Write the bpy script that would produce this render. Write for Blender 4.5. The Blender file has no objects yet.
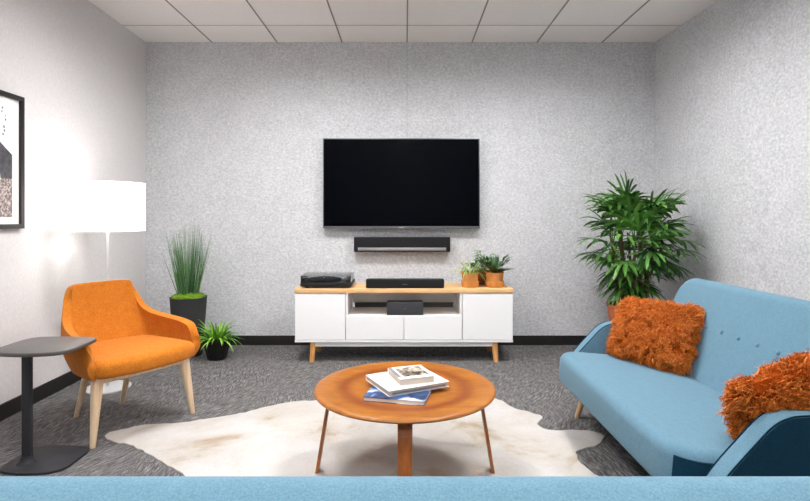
import bpy, math, random
import numpy as np
from mathutils import Vector, Matrix, noise

SC = bpy.context.scene
COL = SC.collection
PI = math.pi
CAM_H = 1.19
BACK = 4.85          # depth of the felt wall
CEIL = 2.84

# ------------------------------------------------------------------ materials
def newmat(name):
    m = bpy.data.materials.new(name)
    m.use_nodes = True
    nt = m.node_tree
    b = nt.nodes['Principled BSDF']
    return m, nt, b

def N(nt, typ, **kw):
    n = nt.nodes.new(typ)
    for k, v in kw.items():
        if k in n.inputs.keys():
            n.inputs[k].default_value = v
        else:
            setattr(n, k, v)
    return n

def L(nt, a, b):
    nt.links.new(a, b)

def rgb(r, g, b):
    """sRGB 0-255 -> linear"""
    o = []
    for c in (r, g, b):
        c /= 255.0
        o.append(c / 12.92 if c <= .04045 else ((c + .055) / 1.055) ** 2.4)
    return (*o, 1)

def coords(nt, scale=(1, 1, 1), rot=(0, 0, 0)):
    tc = N(nt, 'ShaderNodeTexCoord')
    mp = N(nt, 'ShaderNodeMapping')
    mp.inputs['Scale'].default_value = scale
    mp.inputs['Rotation'].default_value = rot
    L(nt, tc.outputs['Object'], mp.inputs['Vector'])
    return mp.outputs['Vector']

def ramp(nt, fac, stops):
    r = N(nt, 'ShaderNodeValToRGB')
    el = r.color_ramp.elements
    el[0].position, el[0].color = stops[0]
    el[1].position, el[1].color = stops[-1]
    for p, c in stops[1:-1]:
        e = el.new(p); e.color = c
    L(nt, fac, r.inputs['Fac'])
    return r.outputs['Color']

def plain(name, col, rough=.5, spec=.5, metal=0, bump=0, bscale=200):
    m, nt, b = newmat(name)
    b.inputs['Base Color'].default_value = col
    b.inputs['Roughness'].default_value = rough
    b.inputs['Specular IOR Level'].default_value = spec
    b.inputs['Metallic'].default_value = metal
    # a trace of procedural variation so that no surface is perfectly uniform
    n = N(nt, 'ShaderNodeTexNoise', Scale=bscale, Detail=3.0)
    L(nt, coords(nt), n.inputs['Vector'])
    c = ramp(nt, n.outputs['Fac'], [(0.3, tuple(x * .94 for x in col[:3]) + (1,)), (0.7, tuple(min(1, x * 1.05) for x in col[:3]) + (1,))])
    L(nt, c, b.inputs['Base Color'])
    if bump:
        bp = N(nt, 'ShaderNodeBump', Strength=bump, Distance=.002)
        L(nt, n.outputs['Fac'], bp.inputs['Height'])
        L(nt, bp.outputs['Normal'], b.inputs['Normal'])
    return m

def fabric(name, dark, light, scale=260, bump=.35, sheen=.25, rough=.95):
    m, nt, b = newmat(name)
    v = coords(nt)
    n1 = N(nt, 'ShaderNodeTexNoise', Scale=scale, Detail=4.0, Roughness=.7)
    n2 = N(nt, 'ShaderNodeTexNoise', Scale=scale * .12, Detail=3.0)
    L(nt, v, n1.inputs['Vector']); L(nt, v, n2.inputs['Vector'])
    mx = N(nt, 'ShaderNodeMath', operation='MULTIPLY_ADD')
    mx.inputs[1].default_value = .85
    L(nt, n1.outputs['Fac'], mx.inputs[0])
    sc = N(nt, 'ShaderNodeMath', operation='MULTIPLY'); sc.inputs[1].default_value = .15
    L(nt, n2.outputs['Fac'], sc.inputs[0]); L(nt, sc.outputs[0], mx.inputs[2])
    L(nt, ramp(nt, mx.outputs[0], [(.3, dark), (.7, light)]), b.inputs['Base Color'])
    b.inputs['Roughness'].default_value = rough
    b.inputs['Specular IOR Level'].default_value = .15
    b.inputs['Sheen Weight'].default_value = sheen
    b.inputs['Sheen Roughness'].default_value = .5
    bp = N(nt, 'ShaderNodeBump', Strength=bump, Distance=.002)
    L(nt, n1.outputs['Fac'], bp.inputs['Height']); L(nt, bp.outputs['Normal'], b.inputs['Normal'])
    return m

def wood(name, dark, light, axis='x', scale=1.0, rough=.45, spec=.4):
    m, nt, b = newmat(name)
    s = {'x': (2, 26, 26), 'y': (26, 2, 26), 'z': (26, 26, 2)}[axis]
    v = coords(nt, tuple(k * scale for k in s))
    n = N(nt, 'ShaderNodeTexNoise', Scale=1.6, Detail=6.0, Roughness=.6, Distortion=.8)
    L(nt, v, n.inputs['Vector'])
    L(nt, ramp(nt, n.outputs['Fac'], [(.28, dark), (.72, light)]), b.inputs['Base Color'])
    b.inputs['Roughness'].default_value = rough
    b.inputs['Specular IOR Level'].default_value = spec
    return m

def felt_wall(name):
    m, nt, b = newmat(name)
    v = coords(nt, (1, 1, 1.35))
    n1 = N(nt, 'ShaderNodeTexNoise', Scale=48.0, Detail=5.0, Roughness=.62)
    n2 = N(nt, 'ShaderNodeTexNoise', Scale=5.0, Detail=3.0, Roughness=.6)
    L(nt, v, n1.inputs['Vector']); L(nt, v, n2.inputs['Vector'])
    a = N(nt, 'ShaderNodeMath', operation='MULTIPLY'); a.inputs[1].default_value = .85
    L(nt, n1.outputs['Fac'], a.inputs[0])
    c = N(nt, 'ShaderNodeMath', operation='MULTIPLY_ADD'); c.inputs[1].default_value = .15
    L(nt, n2.outputs['Fac'], c.inputs[0]); L(nt, a.outputs[0], c.inputs[2])
    L(nt, ramp(nt, c.outputs[0], [(.32, rgb(176, 178, 181)), (.5, rgb(201, 202, 205)), (.68, rgb(224, 224, 227))]), b.inputs['Base Color'])
    b.inputs['Roughness'].default_value = .95
    b.inputs['Specular IOR Level'].default_value = .1
    bp = N(nt, 'ShaderNodeBump', Strength=.25, Distance=.003)
    L(nt, n1.outputs['Fac'], bp.inputs['Height']); L(nt, bp.outputs['Normal'], b.inputs['Normal'])
    return m

def carpet_mat():
    m, nt, b = newmat('carpet')
    tc = N(nt, 'ShaderNodeTexCoord')
    # tufted streaks in two lays, patched together by a low noise
    def lay(ang, sx, sy):
        mp = N(nt, 'ShaderNodeMapping', vector_type='TEXTURE')
        mp.inputs['Rotation'].default_value = (0, 0, ang)
        mp.inputs['Scale'].default_value = (1 / sx, 1 / sy, 1)
        L(nt, tc.outputs['Object'], mp.inputs['Vector'])
        n = N(nt, 'ShaderNodeTexNoise', Scale=1.0, Detail=3.0, Roughness=.7)
        L(nt, mp.outputs['Vector'], n.inputs['Vector'])
        return n.outputs['Fac']
    la = lay(-.5, 115, 13); lb = lay(.12, 115, 13)
    lo = N(nt, 'ShaderNodeTexNoise', Scale=1.7, Detail=2.0)
    L(nt, tc.outputs['Object'], lo.inputs['Vector'])
    pick = ramp(nt, lo.outputs['Fac'], [(.44, (0, 0, 0, 1)), (.56, (1, 1, 1, 1))])
    n1 = N(nt, 'ShaderNodeMix', data_type='FLOAT')
    L(nt, pick, n1.inputs['Factor']); L(nt, la, n1.inputs['A']); L(nt, lb, n1.inputs['B'])
    n2 = N(nt, 'ShaderNodeTexNoise', Scale=170.0, Detail=2.0)
    L(nt, tc.outputs['Object'], n2.inputs['Vector'])
    c = N(nt, 'ShaderNodeMath', operation='MULTIPLY_ADD'); c.inputs[1].default_value = .3
    a = N(nt, 'ShaderNodeMath', operation='MULTIPLY'); a.inputs[1].default_value = .7
    L(nt, n1.outputs['Result'], a.inputs[0]); L(nt, n2.outputs['Fac'], c.inputs[0]); L(nt, a.outputs[0], c.inputs[2])
    L(nt, ramp(nt, c.outputs[0], [(.35, rgb(52, 51, 52)), (.5, rgb(98, 96, 96)), (.65, rgb(152, 150, 149))]), b.inputs['Base Color'])
    b.inputs['Roughness'].default_value = 1
    b.inputs['Specular IOR Level'].default_value = .05
    bp = N(nt, 'ShaderNodeBump', Strength=.6, Distance=.004)
    L(nt, c.outputs[0], bp.inputs['Height']); L(nt, bp.outputs['Normal'], b.inputs['Normal'])
    return m

def ceiling_mat():
    m, nt, b = newmat('ceiling_tile')
    n = N(nt, 'ShaderNodeTexNoise', Scale=120.0, Detail=3.0)
    L(nt, coords(nt), n.inputs['Vector'])
    L(nt, ramp(nt, n.outputs['Fac'], [(.35, rgb(240, 235, 232)), (.65, rgb(248, 243, 240))]), b.inputs['Base Color'])
    b.inputs['Roughness'].default_value = .95
    b.inputs['Specular IOR Level'].default_value = .1
    return m

def emit(name, col, strength):
    m, nt, b = newmat(name)
    b.inputs['Base Color'].default_value = (.8, .8, .8, 1)
    b.inputs['Emission Color'].default_value = col
    b.inputs['Emission Strength'].default_value = strength
    return m

def island_mat(name, dark, light, rough=.5, spec=.3, trans=0.0):
    """each blade or strand its own shade"""
    m, nt, b = newmat(name)
    g = N(nt, 'ShaderNodeNewGeometry')
    L(nt, ramp(nt, g.outputs['Random Per Island'], [(0, dark), (1, light)]), b.inputs['Base Color'])
    b.inputs['Roughness'].default_value = rough
    b.inputs['Specular IOR Level'].default_value = spec
    if trans:
        out = nt.nodes['Material Output']
        t = N(nt, 'ShaderNodeBsdfTranslucent')
        L(nt, b.inputs['Base Color'].links[0].from_socket, t.inputs['Color'])
        mx = N(nt, 'ShaderNodeMixShader'); mx.inputs['Fac'].default_value = trans
        L(nt, b.outputs['BSDF'], mx.inputs[1]); L(nt, t.outputs['BSDF'], mx.inputs[2])
        L(nt, mx.outputs['Shader'], out.inputs['Surface'])
    return m

M = {}
M['felt'] = felt_wall('grey_felt_wall')
M['white_wall'] = plain('white_paint', rgb(214, 211, 211), .8, .2, bscale=60)
M['rear_wall'] = plain('slate_paint', rgb(205, 205, 206), .9, .1)
M['ceiling'] = ceiling_mat()
M['tee'] = plain('ceiling_grid', rgb(146, 139, 136), .7, .2)
M['carpet'] = carpet_mat()
M['baseboard'] = plain('black_vinyl', rgb(34, 31, 31), .55, .3)
M['orange'] = fabric('orange_wool', rgb(158, 76, 14), rgb(214, 136, 46), 200, .5, .05)
M['blue'] = fabric('blue_wool', rgb(76, 110, 129), rgb(106, 140, 157), 300, .2, .1)
M['shaded_wool'] = fabric('shaded_wool', rgb(6, 40, 58), rgb(14, 58, 78), 240, .3, .03)  # blue wool darkened: the shade on the sofa ends is painted in
M['blue_dark'] = plain('navy_piping', rgb(14, 44, 62), .9, .1)
M['ash'] = wood('ash_wood', rgb(205, 172, 134), rgb(236, 212, 180), 'z')
M['oak_leg'] = wood('oak_leg', rgb(190, 130, 70), rgb(226, 172, 108), 'z')
M['oak'] = wood('oak_top', rgb(206, 160, 106), rgb(236, 198, 146), 'x')
M['sofa_leg'] = wood('beech_leg', rgb(186, 142, 98), rgb(222, 184, 140), 'z')
M['cherry'] = wood('cherry_ply', rgb(126, 66, 26), rgb(176, 106, 52), 'z')
M['white_lacquer'] = plain('white_lacquer', rgb(240, 240, 241), .45, .4)
M['white_inner'] = plain('white_inside', rgb(226, 228, 232), .55, .3)
M['slot'] = plain('dark_slot', rgb(92, 96, 102), .8, .1)
M['shadow_gap'] = plain('grey_gap', rgb(120, 122, 126), .8, .1)
M['black'] = plain('black_plastic', rgb(22, 22, 24), .5, .35)
M['grille'] = plain('black_grille', rgb(30, 30, 32), .8, .2, bump=.6, bscale=500)
M['char_grille'] = plain('charcoal_grille', rgb(62, 63, 67), .85, .2, bump=.6, bscale=500)
M['silver'] = plain('brushed_silver', rgb(160, 160, 162), .4, .5, .6)
M['bezel'] = plain('grey_bezel', rgb(120, 121, 124), .4, .5, .7)
M['screen'] = plain('dark_screen', rgb(4, 5, 9), .2, .04)
M['mark'] = plain('pale_mark', rgb(170, 170, 172), .5, .3)
M['dark_metal'] = plain('charcoal_powdercoat', rgb(40, 41, 46), .55, .35)
M['table_grey'] = plain('charcoal_laminate', rgb(78, 75, 74), .42, .4)
M['steel'] = plain('white_enamel_pole', rgb(205, 205, 206), .35, .5, .2)
M['pot_grey'] = plain('charcoal_stoneware', rgb(60, 60, 63), .8, .25)
M['pot_black'] = plain('black_ceramic', rgb(18, 17, 18), .55, .35)
M['terracotta'] = plain('terracotta', rgb(212, 144, 80), .85, .15, bscale=30)
M['terracotta_red'] = plain('red_brown_clay', rgb(146, 72, 44), .8, .2, bscale=30)
M['copper_pot'] = plain('clay_pot', rgb(196, 110, 72), .7, .25, bscale=12)
M['soil'] = plain('soil', rgb(46, 34, 26), 1, .05, bump=1, bscale=90)
M['moss'] = plain('moss', rgb(98, 132, 36), 1, .05, bump=1, bscale=160)
M['grass'] = island_mat('grass_blades', rgb(36, 74, 44), rgb(104, 146, 88), .5, .3)
M['fern'] = island_mat('fern_blades', rgb(54, 122, 26), rgb(146, 198, 72), .5, .3, .2)
M['palm'] = island_mat('palm_leaflets', rgb(16, 58, 20), rgb(92, 146, 60), .42, .4, .12)
M['cane'] = wood('cane_fibre', rgb(58, 42, 24), rgb(120, 92, 52), 'z', 2)
M['petiole'] = plain('petiole_green', rgb(70, 112, 40), .6, .3)
M['spider'] = island_mat('spider_blades', rgb(92, 140, 48), rgb(214, 224, 150), .5, .3, .2)
M['zz'] = island_mat('dark_blades', rgb(12, 44, 16), rgb(52, 100, 40), .35, .5)
M['frond'] = island_mat('mid_blades', rgb(52, 104, 46), rgb(120, 168, 92), .5, .3, .2)
M['paper'] = plain('paper_pages', rgb(232, 226, 216), .9, .1)
M['page_edge'] = plain('page_edge', rgb(196, 184, 172), .9, .1, bscale=400)
M['bookwhite'] = plain('white_cover', rgb(240, 239, 237), .45, .4)
M['spinegrey'] = plain('grey_spine', rgb(120, 122, 128), .5, .3)
M['navy_cover'] = plain('navy_cover', rgb(48, 66, 104), .4, .4)
M['frame_black'] = plain('black_frame', rgb(24, 22, 24), .45, .4)
M['matboard'] = plain('white_mat', rgb(238, 238, 238), .9, .1)
M['acrylic'] = None

def fur_mat():
    m, nt, b = newmat('rust_fur')
    g = N(nt, 'ShaderNodeNewGeometry')
    L(nt, ramp(nt, g.outputs['Random Per Island'], [(0, rgb(172, 80, 20)), (.5, rgb(200, 108, 36)), (1, rgb(222, 142, 66))]), b.inputs['Base Color'])
    b.inputs['Roughness'].default_value = .7
    b.inputs['Specular IOR Level'].default_value = .2
    return m
M['fur'] = fur_mat()
M['fur_skin'] = plain('rust_hide', rgb(150, 66, 14), .95, .05)

def acrylic():
    m, nt, b = newmat('smoked_acrylic')
    out = nt.nodes['Material Output']
    t = N(nt, 'ShaderNodeBsdfTransparent'); t.inputs['Color'].default_value = (.9, .91, .92, 1)
    g = N(nt, 'ShaderNodeBsdfGlossy', Roughness=.08); g.inputs['Color'].default_value = (.9, .9, .9, 1)
    fr = N(nt, 'ShaderNodeFresnel', IOR=1.45)
    mx = N(nt, 'ShaderNodeMixShader')
    L(nt, fr.outputs[0], mx.inputs['Fac']); L(nt, t.outputs[0], mx.inputs[1]); L(nt, g.outputs[0], mx.inputs[2])
    L(nt, mx.outputs[0], out.inputs['Surface'])
    nt.nodes.remove(b)
    return m
M['acrylic'] = acrylic()

def hide_mat():
    m, nt, b = newmat('cowhide')
    v = coords(nt)
    n = N(nt, 'ShaderNodeTexNoise', Scale=2.6, Detail=4.0, Roughness=.6, Distortion=.5)
    n2 = N(nt, 'ShaderNodeTexNoise', Scale=90.0, Detail=3.0)
    L(nt, v, n.inputs['Vector']); L(nt, v, n2.inputs['Vector'])
    c1 = ramp(nt, n.outputs['Fac'], [(.32, rgb(162, 144, 122)), (.43, rgb(184, 178, 170)), (.62, rgb(196, 193, 191))])
    mx = N(nt, 'ShaderNodeMix', data_type='RGBA', blend_type='MULTIPLY')
    mx.inputs['Factor'].default_value = .3
    L(nt, c1, mx.inputs['A']); L(nt, ramp(nt, n2.outputs['Fac'], [(.3, (.72, .72, .72, 1)), (.7, (1, 1, 1, 1))]), mx.inputs['B'])
    L(nt, mx.outputs['Result'], b.inputs['Base Color'])
    b.inputs['Roughness'].default_value = .8
    b.inputs['Specular IOR Level'].default_value = .2
    bp = N(nt, 'ShaderNodeBump', Strength=.5, Distance=.004)
    L(nt, n2.outputs['Fac'], bp.inputs['Height']); L(nt, bp.outputs['Normal'], b.inputs['Normal'])
    return m
M['hide'] = hide_mat()

def tabletop_mat():
    """rotary-cut plywood: wavy figure, with a darker reddish ring round the dish"""
    m, nt, b = newmat('cherry_top')
    v = coords(nt, (3.2, 16, 3))
    n = N(nt, 'ShaderNodeTexNoise', Scale=1.5, Detail=6.0, Roughness=.6, Distortion=1.2)
    L(nt, v, n.inputs['Vector'])
    c1 = ramp(nt, n.outputs['Fac'], [(.28, rgb(134, 72, 16)), (.72, rgb(164, 106, 36))])
    tc = N(nt, 'ShaderNodeTexCoord')
    ln = N(nt, 'ShaderNodeVectorMath', operation='LENGTH')
    fl = N(nt, 'ShaderNodeVectorMath', operation='MULTIPLY'); fl.inputs[1].default_value = (1, 1, 0)
    L(nt, tc.outputs['Object'], fl.inputs[0]); L(nt, fl.outputs[0], ln.inputs[0])
    w = N(nt, 'ShaderNodeTexNoise', Scale=7.0, Detail=3.0)
    L(nt, tc.outputs['Object'], w.inputs['Vector'])
    ad = N(nt, 'ShaderNodeMath', operation='MULTIPLY_ADD'); ad.inputs[1].default_value = .05
    L(nt, w.outputs['Fac'], ad.inputs[0]); L(nt, ln.outputs['Value'], ad.inputs[2])
    r = ramp(nt, ad.outputs[0], [(.255, (0, 0, 0, 1)), (.305, (1, 1, 1, 1)), (.325, (.8, .8, .8, 1)), (.36, (0, 0, 0, 1))])
    mx = N(nt, 'ShaderNodeMix', data_type='RGBA')
    k = N(nt, 'ShaderNodeMath', operation='MULTIPLY'); k.inputs[1].default_value = .8
    L(nt, r, k.inputs[0]); L(nt, k.outputs[0], mx.inputs['Factor'])
    L(nt, c1, mx.inputs['A']); mx.inputs['B'].default_value = rgb(116, 48, 12)
    L(nt, mx.outputs['Result'], b.inputs['Base Color'])
    b.inputs['Roughness'].default_value = .38
    b.inputs['Specular IOR Level'].default_value = .35
    return m
M['tabletop'] = tabletop_mat()

def photo_mat(name, stops, scale, dist=1.0):
    m, nt, b = newmat(name)
    n = N(nt, 'ShaderNodeTexNoise', Scale=scale, Detail=5.0, Roughness=.6, Distortion=dist)
    L(nt, coords(nt), n.inputs['Vector'])
    L(nt, ramp(nt, n.outputs['Fac'], stops), b.inputs['Base Color'])
    b.inputs['Roughness'].default_value = .4
    return m
M['cover_peak'] = photo_mat('blue_landscape_cover', [(.40, rgb(14, 28, 62)), (.52, rgb(50, 80, 130)), (.57, rgb(176, 190, 208)), (.7, rgb(215, 220, 226))], 9)
M['cover_photo'] = photo_mat('sepia_picture', [(.36, rgb(36, 33, 30)), (.5, rgb(120, 106, 90)), (.6, rgb(206, 198, 186))], 26)
M['art_dark'] = photo_mat('print_dark', [(.3, rgb(44, 44, 50)), (.7, rgb(84, 82, 88))], 40, 0)
M['art_brown'] = photo_mat('print_brown', [(.38, rgb(74, 62, 62)), (.5, rgb(130, 112, 108)), (.62, rgb(190, 178, 174))], 70, 0)
M['art_speck'] = photo_mat('print_speckle', [(.4, rgb(120, 116, 118)), (.52, rgb(224, 222, 222)), (.6, rgb(240, 240, 240))], 90, 0)

# ------------------------------------------------------------------ mesh helpers
class MB:
    """collects shapes into ONE mesh"""
    def __init__(self):
        self.v = []; self.f = []
    def add(self, verts, faces):
        o = len(self.v)
        self.v += [tuple(p) for p in verts]
        self.f += [tuple(i + o for i in f) for f in faces]
        return self
    def box(self, x0, x1, y0, y1, z0, z1):
        v = [(x0, y0, z0), (x1, y0, z0), (x1, y1, z0), (x0, y1, z0), (x0, y0, z1), (x1, y0, z1), (x1, y1, z1), (x0, y1, z1)]
        f = [(3, 2, 1, 0), (4, 5, 6, 7), (0, 1, 5, 4), (1, 2, 6, 5), (2, 3, 7, 6), (3, 0, 4, 7)]
        return self.add(v, f)
    def tube(self, pts, rads, seg=10, cap=True, closed=False):
        pts = [Vector(p) for p in pts]
        n = len(pts)
        if not hasattr(rads, '__len__'): rads = [rads] * n
        v = []; f = []
        prev = None
        for i, p in enumerate(pts):
            if closed: t = pts[(i + 1) % n] - pts[i - 1]
            else: t = pts[min(i + 1, n - 1)] - pts[max(i - 1, 0)]
            t.normalize()
            if prev is None:
                a = t.cross(Vector((0, 0, 1)))
                if a.length < .05: a = t.cross(Vector((0, 1, 0)))
            else:
                a = prev - t * prev.dot(t)
            a.normalize(); prev = a
            b = t.cross(a)
            for k in range(seg):
                q = 2 * PI * k / seg
                v.append(p + (a * math.cos(q) + b * math.sin(q)) * rads[i])
        m = n if closed else n - 1
        for i in range(m):
            j = (i + 1) % n
            for k in range(seg):
                k2 = (k + 1) % seg
                f.append((i * seg + k, i * seg + k2, j * seg + k2, j * seg + k))
        if cap and not closed:
            f.append(tuple(reversed(range(seg)))); f.append(tuple((n - 1) * seg + k for k in range(seg)))
        return self.add(v, f)
    def lathe(self, prof, seg=32, c=(0, 0, 0), cap=True, tw=0):
        v = []; f = []
        for r, z in prof:
            for k in range(seg):
                q = 2 * PI * k / seg + tw
                v.append((c[0] + r * math.cos(q), c[1] + r * math.sin(q), c[2] + z))
        for i in range(len(prof) - 1):
            for k in range(seg):
                k2 = (k + 1) % seg
                f.append((i * seg + k, i * seg + k2, (i + 1) * seg + k2, (i + 1) * seg + k))
        if cap:
            f.append(tuple(reversed(range(seg)))); f.append(tuple((len(prof) - 1) * seg + k for k in range(seg)))
        return self.add(v, f)
    def slab(self, out, z0, z1, r=0.0, seg=4, crown=0.0, rb=None):
        """outline (ccw) extruded z0..z1 with rounded rims; crown domes the top"""
        out = [Vector((p[0], p[1])) for p in out]
        n = len(out)
        if rb is None: rb = r
        nor = []
        for i in range(n):
            d1 = (out[i] - out[i - 1]); d2 = (out[(i + 1) % n] - out[i])
            if d1.length: d1.normalize()
            if d2.length: d2.normalize()
            t = d1 + d2
            if t.length < 1e-6: t = d1
            t.normalize()
            nor.append(Vector((t.y, -t.x)))
        rings = []
        def ring(ins, z): rings.append([(out[i].x - nor[i].x * ins, out[i].y - nor[i].y * ins, z) for i in range(n)])
        if rb > 0:
            for k in range(seg + 1):
                q = PI / 2 * k / seg
                ring(rb * (1 - math.sin(q)), z0 + rb * (1 - math.cos(q)))
        else: ring(0, z0)
        if r > 0:
            for k in range(seg + 1):
                q = PI / 2 * k / seg
                ring(r * (1 - math.cos(q)), z1 - r + r * math.sin(q))
        else: ring(0, z1)
        if crown:
            c = sum(out, Vector((0, 0))) / n
            top = rings[-1]
            for k in range(1, 10):
                s = 1 - k / 9.1
                rings.append([(c.x + (x - c.x) * s, c.y + (y - c.y) * s, z + crown * (1 - s * s)) for x, y, z in top])
        v = [p for g in rings for p in g]
        f = []
        for i in range(len(rings) - 1):
            for k in range(n):
                k2 = (k + 1) % n
                f.append((i * n + k, i * n + k2, (i + 1) * n + k2, (i + 1) * n + k))
        f.append(tuple(reversed(range(n)))); f.append(tuple((len(rings) - 1) * n + k for k in range(n)))
        return self.add(v, f)
    def blade(self, p, d, length, width, droop=0.0, seg=5, up=(0, 0, 1), fold=.25, prof=None):
        """a leaf blade: two quads wide, folded on its midrib, bending down along its length"""
        p = Vector(p); d = Vector(d).normalized(); up = Vector(up)
        side = d.cross(up)
        if side.length < .05: side = d.cross(Vector((1, 0, .1)))
        side.normalize()
        v = []; f = []
        st = length / seg
        for i in range(seg + 1):
            t = i / seg
            w = width * (prof(t) if prof else math.sin(PI * min(1, .18 + .82 * t)) ** .8) * .5
            w = max(w, .0006)
            nn = side.cross(d).normalized()
            v += [p - side * w + nn * w * fold, p, p + side * w + nn * w * fold]
            if i < seg:
                p = p + d * st
                d = (d + Vector((0, 0, -droop / seg))).normalized()
                s2 = side - d * side.dot(d)
                side = s2.normalized()
        for i in range(seg):
            a = i * 3
            f += [(a, a + 1, a + 4, a + 3), (a + 1, a + 2, a + 5, a + 4)]
        return self.add(v, f)
    def xf(self, mat):
        self.v = [tuple(mat @ Vector(p)) for p in self.v]
        return self
    def build(self, name, mat, parent=None, smooth=True, angle=40):
        me = bpy.data.meshes.new(name)
        me.from_pydata(self.v, [], self.f)
        me.materials.append(mat)
        if smooth:
            me.polygons.foreach_set('use_smooth', [True] * len(me.polygons))
            me.update()
            try: me.set_sharp_from_angle(angle=math.radians(angle))
            except Exception: pass
        me.update()
        o = bpy.data.objects.new(name, me)
        COL.objects.link(o)
        if parent is not None: o.parent = parent
        return o

def rrect(x0, x1, y0, y1, r, seg=6):
    """rounded rectangle, ccw; r may be 4 radii for (x0,y0) (x1,y0) (x1,y1) (x0,y1)"""
    if not hasattr(r, '__len__'): r = [r] * 4
    o = []
    for (cx, cy, sx, sy, rr, a0) in ((x0, y0, 1, 1, r[0], PI), (x1, y0, -1, 1, r[1], 1.5 * PI), (x1, y1, -1, -1, r[2], 0), (x0, y1, 1, -1, r[3], .5 * PI)):
        for k in range(seg + 1):
            q = a0 + PI / 2 * k / seg
            o.append((cx + sx * rr + rr * math.cos(q), cy + sy * rr + rr * math.sin(q)))
    return o

def smooth_closed(pts, sub=6):
    """Catmull-Rom through a closed polygon"""
    P = [Vector(p) for p in pts]; n = len(P); o = []
    for i in range(n):
        a, b, c, d = P[i - 1], P[i], P[(i + 1) % n], P[(i + 2) % n]
        for k in range(sub):
            t = k / sub
            o.append(tuple(.5 * ((2 * b) + (c - a) * t + (2 * a - 5 * b + 4 * c - d) * t * t + (3 * b - a - 3 * c + d) * t ** 3)))
    return o

def smooth_open(pts, sub=6):
    P = [Vector(p) for p in pts]; n = len(P); o = []
    for i in range(n - 1):
        a, b, c, d = P[max(i - 1, 0)], P[i], P[i + 1], P[min(i + 2, n - 1)]
        for k in range(sub):
            t = k / sub
            o.append(.5 * ((2 * b) + (c - a) * t + (2 * a - 5 * b + 4 * c - d) * t * t + (3 * b - a - 3 * c + d) * t ** 3))
    o.append(P[-1])
    return o

def thing(name, label, cat, loc=(0, 0, 0), rz=0, group=None):
    o = bpy.data.objects.new(name, None)
    o.empty_display_size = .1
    COL.objects.link(o)
    o.location = loc; o.rotation_euler = (0, 0, rz)
    o['label'] = label; o['category'] = cat
    if group: o['group'] = group
    return o

def tag(o, label, cat, group=None):
    o['label'] = label; o['category'] = cat
    if group: o['group'] = group
    return o

def struct(o):
    o['kind'] = 'structure'
    return o

def dup(root, loc, rz, label, group=None):
    r = root.copy(); COL.objects.link(r)
    r.location = loc; r.rotation_euler = (0, 0, rz); r['label'] = label
    if group: r['group'] = group
    for ch in list(root.children):
        c = ch.copy(); COL.objects.link(c); c.parent = r
        for g in list(ch.children):
            d = g.copy(); COL.objects.link(d); d.parent = c
    return r

# ------------------------------------------------------------------ the room
REAR = -1.9
SK = .03                                   # both side walls run a touch out of square
def lx(y): return -2.43 + SK * (BACK - y)
def rx(y): return 2.345 + SK * (BACK - y)

fl = MB(); fl.add([(lx(REAR) - .1, REAR - .1, 0), (rx(REAR) + .1, REAR - .1, 0), (rx(BACK) + .1, BACK + .1, 0), (lx(BACK) - .1, BACK + .1, 0),
                   (lx(REAR) - .1, REAR - .1, -.1), (rx(REAR) + .1, REAR - .1, -.1), (rx(BACK) + .1, BACK + .1, -.1), (lx(BACK) - .1, BACK + .1, -.1)],
                  [(0, 1, 2, 3), (7, 6, 5, 4), (0, 4, 5, 1), (1, 5, 6, 2), (2, 6, 7, 3), (3, 7, 4, 0)])
struct(fl.build('floor', M['carpet'], smooth=False))
struct(MB().box(lx(BACK) - .1, rx(BACK) + .1, BACK, BACK + .1, 0, CEIL).build('wall_back', M['felt'], smooth=False))
struct(MB().box(lx(REAR) - .1, rx(REAR) + .1, REAR - .1, REAR, 0, CEIL).build('wall_front', M['rear_wall'], smooth=False))
def side_wall(name, X, out, m):
    v = [(X(REAR), REAR, 0), (X(BACK), BACK, 0), (X(BACK) + out, BACK, 0), (X(REAR) + out, REAR, 0)]
    v += [(a, b, CEIL) for a, b, c in v]
    struct(MB().add(v, [(3, 2, 1, 0), (4, 5, 6, 7), (0, 1, 5, 4), (1, 2, 6, 5), (2, 3, 7, 6), (3, 0, 4, 7)]).build(name, m, smooth=False))
side_wall('wall_left', lx, -.1, M['white_wall'])
side_wall('wall_right', rx, .1, M['felt'])

# dropped ceiling: tile panels under a thin grid; the last course is cut
ce = MB(); ce.box(lx(REAR) - .6, rx(REAR) + .6, REAR - .1, BACK + .1, CEIL, CEIL + .06)
struct(ce.build('ceiling', M['ceiling'], smooth=False))
gm = MB()
x0 = 0.019
for k in range(-5, 6):
    x = x0 + k * .6096
    if lx(REAR) < x < rx(REAR):
        gm.box(x - .0055, x + .0055, REAR, BACK, CEIL - .004, CEIL + .001)
struct(gm.build('trim_1', M['tee'], smooth=False))
gy = MB()
y = BACK - .425
while y > REAR:
    gy.box(lx(BACK) if y > 4 else lx(y), rx(y), y - .003, y + .003, CEIL - .0015, CEIL + .001)
    y -= .6096 * 2
struct(gy.build('trim_2', M['tee'], smooth=False))
struct(MB().box(.018, .0205, BACK - .0006, BACK + .001, .088, CEIL).build('trim_3', M['tee'], smooth=False))
struct(MB().box(lx(BACK), rx(BACK), BACK - .012, BACK, 0, .088).build('baseboard_back', M['baseboard'], smooth=False))
def side_base(name, X, d):
    v = [(X(REAR), REAR, 0), (X(BACK), BACK - .012, 0), (X(BACK) + d, BACK - .012, 0), (X(REAR) + d, REAR, 0)]
    v += [(a, b, .095) for a, b, c in v]
    struct(MB().add(v, [(3, 2, 1, 0), (4, 5, 6, 7), (0, 1, 5, 4), (1, 2, 6, 5), (2, 3, 7, 6), (3, 0, 4, 7)]).build(name, M['baseboard'], smooth=False))
side_base('baseboard_left', lx, .012)
side_base('baseboard_right', rx, -.012)

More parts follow.
